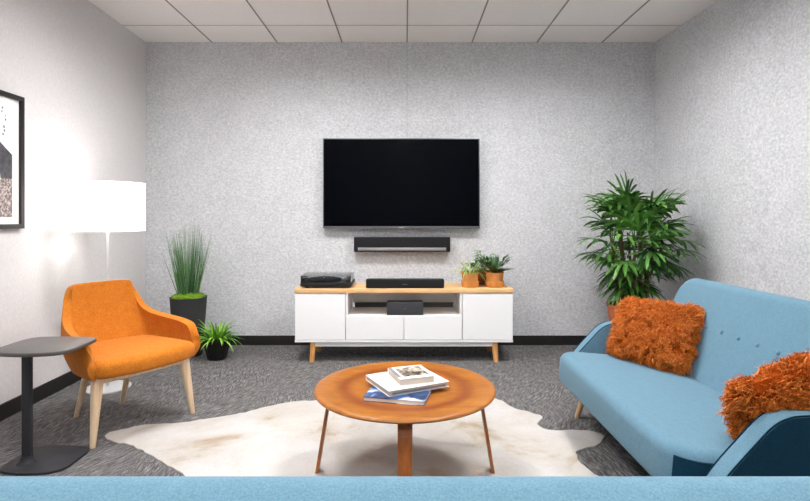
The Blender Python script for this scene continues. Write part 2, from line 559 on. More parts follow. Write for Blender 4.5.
# recessed ceiling lights of the room (overhead, between the sofas)
M['diffuser'] = emit('light_diffuser', (1, .985, .975, 1), 1)
LIGHTS = [(-.85, 3.30, 'over the orange chair'), (.95, 3.30, 'over the palm end of the side sofa'),
          (-.85, 1.3, 'above the seen-from-behind sofa by the white wall'), (.95, 1.3, 'above the seen-from-behind sofa by the felt wall'), (0, -.8, 'behind the viewer')]
LP = [42, 39, 28, 26, 44]
for i, (x, y, w) in enumerate(LIGHTS):
    t = thing('ceiling_light', 'square recessed ceiling light panel ' + w, 'ceiling light', (x, y, CEIL - .03), 0, 'recessed ceiling lights')
    fr = MB(); s = .3; h0 = -.075                   # deep white baffle round the diffuser, added to darken the upper wall
    fr.box(-s, s, -s, -s + .02, h0, .03); fr.box(-s, s, s - .02, s, h0, .03)
    fr.box(-s, -s + .02, -s + .02, s - .02, h0, .03); fr.box(s - .02, s, -s + .02, s - .02, h0, .03)
    fr.build('frame', M['white_lacquer'], t, smooth=False)
    m = M['diffuser'].copy(); m.name = 'light_diffuser'
    m.node_tree.nodes['Principled BSDF'].inputs['Emission Strength'].default_value = LP[i]
    MB().box(-s + .02, s - .02, -s + .02, s - .02, .008, .024).build('diffuser', m, t, smooth=False)

# ------------------------------------------------------------------ television and soundbar on the wall
tv = thing('television', 'large flat black television mounted on the grey felt wall', 'television', (-.033, BACK, 1.092))
S = 4.765 / 517
MB().slab(rrect(-.725, .725, -.835 / 2, .835 / 2, .006, 3), 0, .035, .004, 2).xf(Matrix.Translation((0, -.05, .4175)) @ Matrix.Rotation(PI / 2, 4, 'X')).build('bezel', M['bezel'], tv)
MB().box(-.716, .716, -.0862, -.084, .023, .826).build('screen', M['screen'], tv, smooth=False)
MB().box(-.25, .25, -.051, -.0005, .2, .6).build('wall_mount', M['black'], tv, smooth=False)
MB().box(-.022, .022, -.0866, -.0845, .006, .014).build('maker_mark', M['mark'], tv, smooth=False)

def bar(root, w, d, h, strip):
    """a soundbar: rounded case"""
    MB().slab(rrect(-w / 2, w / 2, -d, 0, .012, 4), 0, h, .006, 3).build('case', M['grille'], root)
sb = thing('wall_soundbar', 'long black soundbar fixed to the wall under the television', 'soundbar', (-.027, BACK - .0005, .878))
bar(sb, .89, .095, .135, True)
MB().slab(rrect(-.405, .405, -.099, -.094, .002, 2), .012, .040, .001, 2).build('silver_strip', M['silver'], sb)

# ------------------------------------------------------------------ sideboard
YF = 4.25; YB = 4.66
sd = thing('sideboard', 'white lacquered sideboard with oak top and splayed oak legs', 'sideboard', (-.009, YF, 0))
D = YB - YF
W2 = .897
cb = MB()
cb.box(-W2, W2, .0, D, .168, .186)                                  # bottom
cb.box(-W2, -W2 + .018, .018, D, .186, .572); cb.box(W2 - .018, W2, .018, D, .186, .572)
cb.box(-.478, -.462, .003, D, .186, .572); cb.box(.462, .478, .003, D, .186, .572)
cb.box(-.462, .462, .003, D, .373, .388)                            # niche floor
cb.build('carcass', M['white_lacquer'], sd, smooth=False)
bk = MB(); bk.box(-.88, .88, D - .012, D - .002, .186, .380); bk.box(-.88, -.47, D - .012, D - .002, .380, .572); bk.box(.47, .88, D - .012, D - .002, .380, .572)
bk.box(-.462, .462, D - .03, D - .012, .436, .572)
bk.build('back_panel', M['white_inner'], sd, smooth=False)
MB().box(-.44, .44, D - .022, D - .014, .390, .436).build('cable_gap', M['slot'], sd, smooth=False)
MB().slab(rrect(-W2 - .004, W2 + .004, -.006, D + .004, .004, 2), .573, .609, .003, 2).build('top', M['oak'], sd)
for x0, x1 in ((-W2, -.481), (.481, W2)):
    MB().slab(rrect(x0 + .002, x1 - .002, 0, .018, .001, 1), .190, .570, .001, 1).build('door', M['white_lacquer'], sd)
for x0, x1 in ((-.477, -.002), (.002, .477)):
    MB().slab(rrect(x0, x1, .0, .018, .001, 1), .190, .384, .001, 1).build('drawer', M['white_lacquer'], sd)
MB().box(-.745, .745, .025, .045, .128, .168).box(-.76, .76, D - .09, D - .07, .125, .168).build('base_rail', M['white_lacquer'], sd, smooth=False)
for sx in (-1, 1):
    for yy, ly in ((.03, 0), (D - .06, .02)):
        MB().tube([(sx * .752, yy + .008, .168), (sx * .762, yy + ly, 0)], [.026, .020], 14).build('leg', M['oak_leg'], sd)

TOP = .6095
# centre speaker in the niche
cs = thing('centre_speaker', 'dark grey box speaker standing in the open sideboard niche', 'speaker', (.0, YF + .01, .3882))
MB().slab(rrect(-.150, .150, 0, .12, .012, 4), 0, .106, .006, 3).build('case', M['char_grille'], cs)
MB().box(-.012, .012, -.0012, .002, .05, .056).build('maker_mark', M['slot'], cs, smooth=False)
s2 = thing('compact_soundbar', 'short black soundbar lying on the oak sideboard top', 'soundbar', (.0, YF + .012, TOP))
MB().slab(rrect(-.325, .325, 0, .10, .03, 5), 0, .072, .008, 3).build('case', M['grille'], s2)
MB().box(-.02, .02, -.001, .002, .030, .036).build('maker_mark', M['slot'], s2, smooth=False)

# turntable with a clear lid
tt = thing('turntable', 'black record player under a clear dust cover on the sideboard', 'turntable', (-.655, YF + .012, TOP))
for sx in (-1, 1):
    for yy in (.05, .28): MB().lathe([(.018, 0), (.018, .012), (.014, .016)], 14, (sx * .16, yy, 0)).build('foot', M['black'], tt)
MB().slab(rrect(-.21, .21, 0, .34, .008, 3), .015, .046, .003, 2).build('plinth', M['black'], tt)
pl = MB().lathe([(.145, .046), (.148, .049), (.148, .062), (.142, .064), (.02, .064)], 40, (-.04, .17, 0)).build('platter', M['grille'], tt)
MB().lathe([(.004, .064), (.004, .074), (.003, .075)], 10, (-.04, .17, 0)).build('spindle', M['silver'], pl)
ar = MB().lathe([(.026, .046), (.026, .066), (.014, .07), (.014, .082)], 18, (.165, .27, 0))
ar.tube([(.165, .31, .078), (.165, .27, .08), (.165, .14, .078), (.13, .08, .07)], [.009, .005, .004, .005], 8)
ar.build('tonearm', M['silver'], tt)
ck = MB(); T_ = .003
ck.box(-.207, .207, .004, .004 + T_, .047, .100); ck.box(-.207, .207, .333, .336, .047, .100)
ck.box(-.207, -.204, .007, .333, .047, .100); ck.box(.204, .207, .007, .333, .047, .100); ck.box(-.207, .207, .004, .336, .100, .103)
ck.build('dust_cover', M['acrylic'], tt, smooth=False)

# ------------------------------------------------------------------ plants on the sideboard
def small_pot(root, m, r=.078, h=.125):
    MB().lathe([(r * .80, .012), (r * .82, .03), (r * .93, h * .9), (r * .98, h * .92), (r, h), (r * .93, h), (r * .88, h - .012)], 32).build('pot', m, root)
    MB().lathe([(r * .86, 0), (r * .9, .004), (r * .99, .050), (r * .95, .052), (r * .88, .014)], 32).build('saucer', m, root)
    MB().lathe([(r * .9, h - .02), (r * .5, h - .012), (.004, h - .01)], 24).build('soil', M['soil'], root)

rnd = random.Random(4)
px = lambda u, y: (u - 405) / 517 * y
yp = 4.36
sp = thing('spider_plant', 'spider plant with pale striped blades in a terracotta pot and saucer', 'plant', (px(470.2, yp), yp, TOP), 0, 'potted plants on the sideboard')
small_pot(sp, M['terracotta'])
fo = MB()
for i in range(64):
    a = rnd.uniform(0, 2 * PI); e = rnd.uniform(.25, 1.35)
    fo.blade((.03 * math.cos(a), .03 * math.sin(a), .115), (math.cos(a) * math.cos(e), math.sin(a) * math.cos(e), math.sin(e)), rnd.uniform(.10, .18), .011, rnd.uniform(1.2, 2.6), 6)
fo.build('foliage', M['spider'], sp)

yq = 4.36
zz = thing('dark_rosette_plant', 'plant with stiff dark green upright leaves in a terracotta pot near sideboard end', 'plant', (px(494.6, yq), yq, TOP), .4, 'potted plants on the sideboard')
small_pot(zz, M['terracotta'], .081)
fo = MB()
for i in range(46):
    a = i * 2.399; e = .30 + 1.15 * ((i * .618) % 1)
    d = Vector((math.cos(a) * math.cos(e), math.sin(a) * math.cos(e), math.sin(e)))
    ln = rnd.uniform(.10, .17)
    fo.blade((.025 * math.cos(a), .025 * math.sin(a), .115), d, ln, .03, .35, 5, prof=lambda t: math.sin(PI * min(1, .2 + .8 * t)) ** .7)
for i in range(9):
    a = rnd.uniform(-.5, .5) + (0 if i % 2 else PI) ; e = rnd.uniform(.5, 1.0)
    d = Vector((math.cos(a - .4) * math.cos(e), math.sin(a - .4) * math.cos(e), math.sin(e)))
    p0 = Vector((0, 0, .12))
    for k in range(5):
        q = p0 + d * (.05 + .026 * k)
        sgn = 1 if k % 2 else -1
        fo.blade(q, d + Vector((-d.y, d.x, .2)) * sgn * .8, .055, .02, .3, 4)
fo.build('foliage', M['zz'], zz)

yr = 4.555
fr_ = thing('ivy_plant', 'leafy mid green plant in a red-brown pot tucked behind two terracotta pots', 'plant', (px(482.0, yr), yr, TOP), 0, 'potted plants on the sideboard')
small_pot(fr_, M['terracotta_red'], .07, .12)
fo = MB(); st = MB()
for i in range(26):
    a = rnd.uniform(0, 2 * PI); e = rnd.uniform(.55, 1.45)
    d = Vector((math.cos(a) * math.cos(e), math.sin(a) * math.cos(e), math.sin(e)))
    ln = rnd.uniform(.10, .20)
    p0 = Vector((0, 0, .105)); p1 = p0 + d * ln + Vector((-.02, 0, 0))
    st.tube([p0, p0 + d * ln * .6, p1], [.0025, .002, .0015], 5)
    for k in range(5):
        b = a + rnd.uniform(-1.6, 1.6)
        fo.blade(p1 - d * .012 * k, (math.cos(b), math.sin(b), rnd.uniform(-.1, .5)), rnd.uniform(.035, .06), .026, .8, 4)
fo.build('foliage', M['frond'], fr_); st.build('stems', M['petiole'], fr_)

# ------------------------------------------------------------------ tall grass in charcoal pot, fern in black pot
yg = 4.50
tg = thing('tall_grass_plant', 'tall upright ornamental grass in a charcoal pot by the wall corner', 'plant', (px(188.5, yg), yg, 0))
MB().lathe([(.112, 0), (.116, .004), (.152, .500), (.155, .505), (.146, .505), (.142, .47)], 40).build('pot', M['pot_grey'], tg)
ms = MB().lathe([(.144, .468), (.143, .495), (.12, .522), (.06, .54), (.004, .548)], 28)
for i in range(90):
    a = rnd.uniform(0, 2 * PI); r = .13 * math.sqrt(rnd.random())
    ms.lathe([(.012, -.008), (.017, .002), (.012, .012), (.002, .016)], 7, (r * math.cos(a), r * math.sin(a), .538 - r * .22), cap=False)
ms.build('moss', M['moss'], tg)
gb = MB()
for i in range(190):
    a = rnd.uniform(0, 2 * PI); q = math.sqrt(rnd.random()); r = .078 * q
    lean = .05 + .26 * q * rnd.uniform(.3, 1.1)
    ln = (.80 - .30 * q) * rnd.uniform(.72, 1.0)
    d = Vector((math.cos(a) * lean + rnd.gauss(0, .03), math.sin(a) * lean + rnd.gauss(0, .03), 1))
    gb.blade((r * math.cos(a), r * math.sin(a), .50), d, ln, .007, rnd.uniform(-.25, .1), 6, up=(math.cos(a * 3), math.sin(a * 3), .1), prof=lambda t: 1 - .85 * t)
gb.build('foliage', M['grass'], tg)

yf = 4.37
fn = thing('fern_plant', 'low bright green fern in a small faceted black pot beside the charcoal pot', 'plant', (px(217, yf), yf, 0), .3)
MB().lathe([(.070, 0), (.074, .002), (.116, .158), (.116, .163), (.106, .163), (.1, .14)], 8).build('pot', M['pot_black'], fn, smooth=False)
MB().lathe([(.101, .142), (.05, .152), (.003, .155)], 8).build('soil', M['soil'], fn)
fo = MB()
for i in range(92):
    a = i * 2.399 + rnd.uniform(-.3, .3); e = rnd.uniform(.35, 1.45)
    fo.blade((.04 * math.cos(a), .04 * math.sin(a), .15), (math.cos(a) * math.cos(e), math.sin(a) * math.cos(e), math.sin(e)), rnd.uniform(.13, .25), .027, rnd.uniform(.8, 2.4), 7,
             prof=lambda t: (1 - t) ** .6 * min(1, .4 + 3 * t))
fo.build('foliage', M['fern'], fn)

# ------------------------------------------------------------------ lady palm by the corner
yl = 4.13
lp = thing('lady_palm', 'tall leafy fan palm in a clay pot in the corner behind the side sofa', 'plant', (px(634, yl), yl, 0))
MB().lathe([(.15, 0), (.155, .005), (.198, .475), (.205, .48), (.205, .50), (.19, .50), (.186, .46)], 40).build('pot', M['copper_pot'], lp)
MB().lathe([(.187, .458), (.1, .466), (.004, .47)], 28).build('soil', M['soil'], lp)
rp = random.Random(11)
canes = []
for i in range(13):
    a = i * 2.399; r = .03 + .09 * math.sqrt(i / 13)
    b0 = Vector((r * math.cos(a), r * math.sin(a), .45))
    ht = rp.uniform(.45, .82)
    b1 = Vector((r * 1.9 * math.cos(a) + rp.uniform(-.03, .03), r * 1.9 * math.sin(a) + rp.uniform(-.03, .03), .47 + ht))
    canes.append((b0, b1))
    mid = b0.lerp(b1, .5) + Vector((rp.uniform(-.012, .012), rp.uniform(-.012, .012), 0))
    MB().tube([b0, mid, b1], [.013, .012, .008], 9).build('cane', M['cane'], lp)
fo = MB(); pt = MB()
NL = 112
for i in range(NL):
    u = (i + .5) / NL
    zc = rp.uniform(-1, 1)
    a = i * 2.399963 + rp.uniform(-.2, .2)
    rr = math.sqrt(max(0, 1 - zc * zc)) * rp.uniform(.25, 1.0)
    hub = Vector((.33 * rr * math.cos(a), .30 * rr * math.sin(a), 1.0 + .36 * zc))
    # petiole from the nearest cane
    best = min(canes, key=lambda c: (Vector((c[1].x, c[1].y)) - Vector((hub.x, hub.y))).length)
    z0 = min(best[1].z, max(.62, hub.z - .16))
    t = (z0 - best[0].z) / (best[1].z - best[0].z)
    s0 = best[0].lerp(best[1], min(1, max(0, t)))
    out = Vector((math.cos(a), math.sin(a), 0))
    pt.tube([s0, s0.lerp(hub, .5) + Vector((0, 0, .03)), hub], [.004, .0035, .003], 5)
    pit = .75 * zc + .25 + rp.uniform(-.5, .45)
    ax = (out * math.cos(pit) + Vector((0, 0, math.sin(pit)))).normalized()
    sd_ = Vector((-math.sin(a), math.cos(a), 0))
    up_ = sd_.cross(ax) * -1
    if up_.z < 0: up_ = -up_
    n = rp.choice((6, 7, 7, 8, 9))
    sc = rp.uniform(.85, 1.15)
    for k in range(n):
        q = (k / (n - 1) - .5) * 2.7
        d = ax * math.cos(q) + sd_ * math.sin(q) + up_ * .1
        ln = sc * (.245 - .05 * abs(q))
        if hub.x + d.x * ln > .47: ln *= .7
        fo.blade(hub, d, ln, .026 * sc, rp.uniform(.4, 1.5), 6, up=up_, fold=.3,
                 prof=lambda t: min(1, .25 + 3.2 * t) * (1 if t < .7 else (1 - ((t - .7) / .3) ** 2 * .8)))
fo.build('foliage', M['palm'], lp); pt.build('petioles', M['petiole'], lp)

# ------------------------------------------------------------------ floor lamp
yl = 3.62
fl_ = thing('floor_lamp', 'lit floor lamp with a white drum shade and thin pole behind the orange chair', 'lamp', (px(108, yl), yl, 0))
MB().lathe([(.145, 0), (.147, .003), (.145, .010), (.13, .014), (.02, .018)], 40).build('base', M['steel'], fl_)
MB().tube([(0, 0, .02), (0, 0, 1.19)], .0095, 12).build('pole', M['steel'], fl_)
MB().lathe([(.0105, 1.07), (.013, 1.10), (.013, 1.11), (.02, 1.14), (.02, 1.19)], 16).build('socket', M['steel'], fl_)
M['shade'] = emit('lit_linen_shade', (1, .97, .93, 1), 1.7)
sh = MB()
R0 = .234
sh.lathe([(R0, 1.10), (R0, 1.435), (R0 - .004, 1.435), (R0 - .004, 1.10), (R0, 1.10)], 56, cap=False)
sh.build('lamp_shade', M['shade'], fl_)
sp3 = MB()
for k in range(3):
    a = k * 2 * PI / 3 + .3
    sp3.tube([(0, 0, 1.17), (R0 * .985 * math.cos(a), R0 * .985 * math.sin(a), 1.13)], .003, 6)
sp3.build('shade_spider', M['steel'], fl_)
M['bulb'] = emit('lit_bulb', (1, .93, .84, 1), 24)
MB().lathe([(.014, 1.19), (.03, 1.23), (.036, 1.26), (.03, 1.29), (.012, 1.305), (.001, 1.307)], 18).build('bulb', M['bulb'], fl_)

# ------------------------------------------------------------------ orange lounge chair
ch = thing('lounge_chair', 'orange wool lounge chair with low arms and pale ash legs', 'chair', (-1.673, 3.06, 0), math.atan2(-.557, .83))
def tab(keys, a):
    for (a0, p0), (a1, p1) in zip(keys, keys[1:]):
        if a <= a1 + 1e-9:
            t = (a - a0) / (a1 - a0)
            return Vector(p0).lerp(Vector(p1), t)
    return Vector(keys[-1][1])
def skeys(keys, sub=6):
    """smooth the key table"""
    pts = [Vector((k[0], *k[1])) for k in keys]
    sm = smooth_open([tuple(p) for p in pts], sub) if False else None
    out = []
    n = len(pts)
    for i in range(n - 1):
        a, b, c, d = pts[max(i - 1, 0)], pts[i], pts[i + 1], pts[min(i + 2, n - 1)]
        for k in range(sub):
            t = k / sub
            q = .5 * ((2 * b) + (c - a) * t + (2 * a - 5 * b + 4 * c - d) * t * t + (3 * b - a - 3 * c + d) * t ** 3)
            out.append((q[0], tuple(q[1:])))
    out.append((pts[-1][0], tuple(pts[-1][1:])))
    return out
def V4(l): return [(a, tuple(p)) for a, p in l]
class P4(Vector): pass
base = [(0, (-.17, 0, .356)), (.25, (-.155, .14, .356)), (.45, (-.09, .225, .356)), (.65, (.04, .265, .356)), (.85, (.18, .275, .356)), (1, (.275, .27, .356))]
topk = [(0, (-.256, 0, .797)), (.2, (-.253, .10, .796)), (.31, (-.246, .166, .793)), (.365, (-.240, .188, .775)), (.42, (-.224, .200, .705)), (.48, (-.190, .218, .635)), (.54, (-.135, .242, .595)),
        (.64, (-.03, .274, .573)), (.80, (.11, .300, .558)), (.93, (.235, .304, .537)), (1, (.280, .292, .455))]
shell = MB()
NA, NT = 72, 9
def sm_tab(keys, a):
    # moving average makes the table smooth
    s = Vector((0, 0, 0))
    for d, w in ((-.03, .2), (-.015, .2), (0, .2), (.015, .2), (.03, .2)):
        q = a + d
        sg = 1
        if q < 0: q, sg = -q, -1
        if q > 1: q = 1
        p = tab(keys, q)
        s += Vector((p[0], p[1] * sg, p[2])) * w
    return s
vs = []
for i in range(NA + 1):
    a = -1 + 2 * i / NA
    sg = -1 if a < 0 else 1
    b = sm_tab(base, abs(a)); t = sm_tab(topk, abs(a))
    for j in range(NT + 1):
        u = j / NT
        p = b.lerp(t, u)
        bul = math.sin(PI * u) * .025
        od = Vector((p.x - .08, p.y, 0)); od.normalize()
        # the back keeps hollow, the arms belly out
        p = p + od * bul
        vs.append((p.x, p.y * sg, p.z))
fs = []
for i in range(NA):
    for j in range(NT):
        q = i * (NT + 1) + j
        fs.append((q, q + NT + 1, q + NT + 2, q + 1))
shell.add(vs, fs)
so = shell.build('shell', M['orange'], ch, angle=180)
md = so.modifiers.new('thick', 'SOLIDIFY'); md.thickness = .044; md.offset = 0
bv = so.modifiers.new('round', 'BEVEL'); bv.width = .02; bv.segments = 4; bv.limit_method = 'ANGLE'; bv.angle_limit = math.radians(50)
su = so.modifiers.new('soft', 'SUBSURF'); su.levels = 1; su.render_levels = 1
seat_o = smooth_closed([(-.20, -.13), (-.215, 0), (-.20, .13), (-.12, .24), (.05, .275), (.22, .292), (.305, .27), (.345, .14), (.355, 0), (.345, -.14), (.305, -.27), (.22, -.292), (.05, -.275), (-.12, -.24)], 5)
seat_o = list(reversed(seat_o)) if sum(a[0] * b[1] - b[0] * a[1] for a, b in zip(seat_o, seat_o[1:] + seat_o[:1])) < 0 else seat_o
MB().slab(seat_o, .350, .446, .042, 6, crown=.012, rb=.03).build('seat', M['orange'], ch, angle=80)
feet = {'f': (.262, .288), 'r': (-.265, .135)}
tops = {'f': (.228, .248, .352), 'r': (-.12, .125, .356)}
for k in ('f', 'r'):
    for s in (-1, 1):
        fx, fy = feet[k]; tx, ty, tz = tops[k]
        r0 = .030 if k == 'f' else .022
        pts = [(tx, s * ty, tz), (tx + (fx - tx) * .25, s * (ty + (fy - ty) * .25), tz * .75), (fx, s * fy, 0)]
        MB().tube(pts, [r0, r0 * .92, .0135], 14).build('leg', M['ash'], ch)
MB().slab(rrect(.208, .246, -.245, .245, .008, 3), .312, .352, .006, 2).build('front_rail', M['ash'], ch)
for s in (-1, 1):
    MB().tube([(.225, s * .245, .318), (-.12, s * .125, .318)], .016, 10).build('side_rail', M['ash'], ch)

# ------------------------------------------------------------------ small side table
st_ = thing('side_table', 'small charcoal pedestal side table beside the orange chair', 'side table', (-1.750, 2.535, 0))
def tri_top(k):
    return smooth_closed([(-.155 * k, -.122 * k), (-.05 * k, -.158 * k), (.08 * k, -.150 * k), (.150 * k, -.105 * k), (.158 * k, .0), (.146 * k, .118 * k), (.07 * k, .150 * k), (-.08 * k, .152 * k), (-.160 * k, .118 * k), (-.175 * k, .0)], 5)
MB().slab(tri_top(1.10), .552, .572, .006, 3, rb=.008).build('table_top', M['table_grey'], st_)
MB().slab(rrect(-.092, -.047, -.055, -.035, .004, 3), .012, .553, 0).build('pole', M['dark_metal'], st_)
MB().lathe([(.045, .013), (.036, .017), (.027, .03), (.024, .045)], 20, (-.07, -.045, 0)).build('pole_collar', M['dark_metal'], st_)
MB().slab(tri_top(.94), 0, .013, .003, 2).build('base', M['dark_metal'], st_)

# ------------------------------------------------------------------ cowhide rug
def floor_pt(u, v): z = CAM_H * 517 / (v - 218); return ((u - 405) / 517 * z, z)
edge = [floor_pt(*p) for p in [(107, 434), (128, 429), (149, 425), (176, 424), (204, 420), (240, 414), (273, 406), (296, 402), (318, 401), (350, 397), (400, 399), (450, 396), (495, 399), (512, 408),
        (530, 413), (543, 418), (537, 425), (552, 431), (580, 431), (603, 435), (598, 446), (580, 450), (578, 460), (595, 475)]]
edge += [(.93, 2.31), (.80, 2.18), (.76, 1.98), (.62, 1.86), (.40, 1.90), (.15, 1.82), (-.2, 1.84), (-.5, 1.80), (-.72, 1.86), (-.84, 2.02), (-.92, 2.22)]
edge += [floor_pt(*p) for p in [(184, 475.5), (170, 468), (156, 459.5), (143, 452), (132, 446), (116, 443), (107, 439)]]
out = smooth_closed(edge, 6)
if sum(a[0] * b[1] - b[0] * a[1] for a, b in zip(out, out[1:] + out[:1])) < 0: out = out[::-1]
rr_ = random.Random(3)
cxr, cyr = 0, 2.3
out = [(x + .006 * noise.noise((x * 22, y * 22, 1)) * 2, y + .006 * noise.noise((x * 22, y * 22, 7)) * 2) for x, y in out]
rug = MB().slab([(x - cxr, y - cyr) for x, y in out], 0, .006, .002, 2, rb=0).build('cowhide_rug', M['hide'], angle=80)
rug.location = (cxr, cyr, .0005)
tag(rug, 'cream cowhide rug with ragged outline on the grey carpet', 'rug')

# ------------------------------------------------------------------ coffee table
ct = thing('coffee_table', 'round orange-brown plywood coffee table standing on the cowhide rug', 'coffee table', (0, 2.42, .0065))
R = .42
prof = [(R - .012, .381), (R - .003, .385), (R, .391), (R - .003, .397), (R - .012, .400), (.365, .400), (.335, .398), (.305, .394), (.28, .3925), (.2, .392), (.1, .392), (.004, .392)]
MB().lathe(prof, 96).build('table_top', M['tabletop'], ct, angle=50)
for a in (0, PI / 2, PI, 1.5 * PI):
    # bent plywood leg: a short foot under the top, a knee, then a splayed straight shank
    path = [(.20, .3745), (.28, .374), (.322, .366), (.347, .345), (.357, .315), (.364, .28), (.410, 0)]
    path = [p.to_tuple() for p in smooth_open(path, 4)]
    th = .0065
    vs = []; n = len(path)
    for i, (r, z) in enumerate(path):
        p = Vector((r, z)); t = Vector(path[min(i + 1, n - 1)]) - Vector(path[max(i - 1, 0)]); t.normalize()
        nn = Vector((t.y, -t.x))
        w = .030 - .005 * max(0, min(1, (.36 - z) / .36))
        A = p + nn * th; B = p - nn * th
        if i == n - 1: A.y = 0; B.y = 0
        vs += [(A.x, -w, A.y), (A.x, w, A.y), (B.x, w, B.y), (B.x, -w, B.y)]
    fs = [(0, 1, 2, 3), ((n - 1) * 4 + 3, (n - 1) * 4 + 2, (n - 1) * 4 + 1, (n - 1) * 4)]
    for i in range(n - 1):
        for k in range(4):
            k2 = (k + 1) % 4
            fs.append((i * 4 + k2, i * 4 + k, (i + 1) * 4 + k, (i + 1) * 4 + k2))
    MB().add(vs, fs).xf(Matrix.Rotation(a, 4, 'Z')).build('leg', M['cherry'], ct)

# books
def book(name, label, corner, ang, w, d, z, t, cover, pages, extras=None, soft=False):
    """corner = front-left corner; w along the front, d deep"""
    b = thing(name, label, 'book', (corner[0], corner[1], z), ang, 'stacked books on the coffee table')
    c = .0015
    pg = MB().box(.004, w - .004, .004, d - .003, c, t - c).build('pages', pages, b, smooth=False)
    cv = MB(); cv.box(0, w, 0, d, 0, c); cv.box(0, w, 0, d, t - c, t)
    cv.build('cover', cover, b, smooth=False)
    MB().box(0, w, d - .003, d, c, t - c).build('spine', cover, b, smooth=False)
    if extras:
        for nm, mt, (x0, x1, y0, y1) in extras:
            MB().box(x0 * w, x1 * w, y0 * d, y1 * d, t, t + .0006).build(nm, mt, b, smooth=False)
    return b
ZT = .0065 + .3925
book('paperback_book', 'book with blue and white landscape cover at the bottom of the stack', (-.182, 2.235), -.22, .27, .205, ZT, .018, M['cover_peak'], M['paper'])
mb = book('large_white_book', 'large plain white hardback in the middle of the book stack', (-.07, 2.232), .465, .305, .262, ZT + .0185, .024, M['bookwhite'], M['page_edge'])
MB().box(.02, .285, -.0006, .004, .007, .014).build('spine_line', M['spinegrey'], mb, smooth=False)  # grey spine line of the middle book
tb = book('small_picture_book', 'smaller white book with a framed picture on its cover, topmost of the stack', (-.022, 2.300), .335, .168, .185, ZT + .043, .03, M['bookwhite'], M['page_edge'],
     [('cover_picture', M['cover_photo'], (.16, .90, .16, .90)), ('cover_border', M['spinegrey'], (.0, .1, .16, .98))])

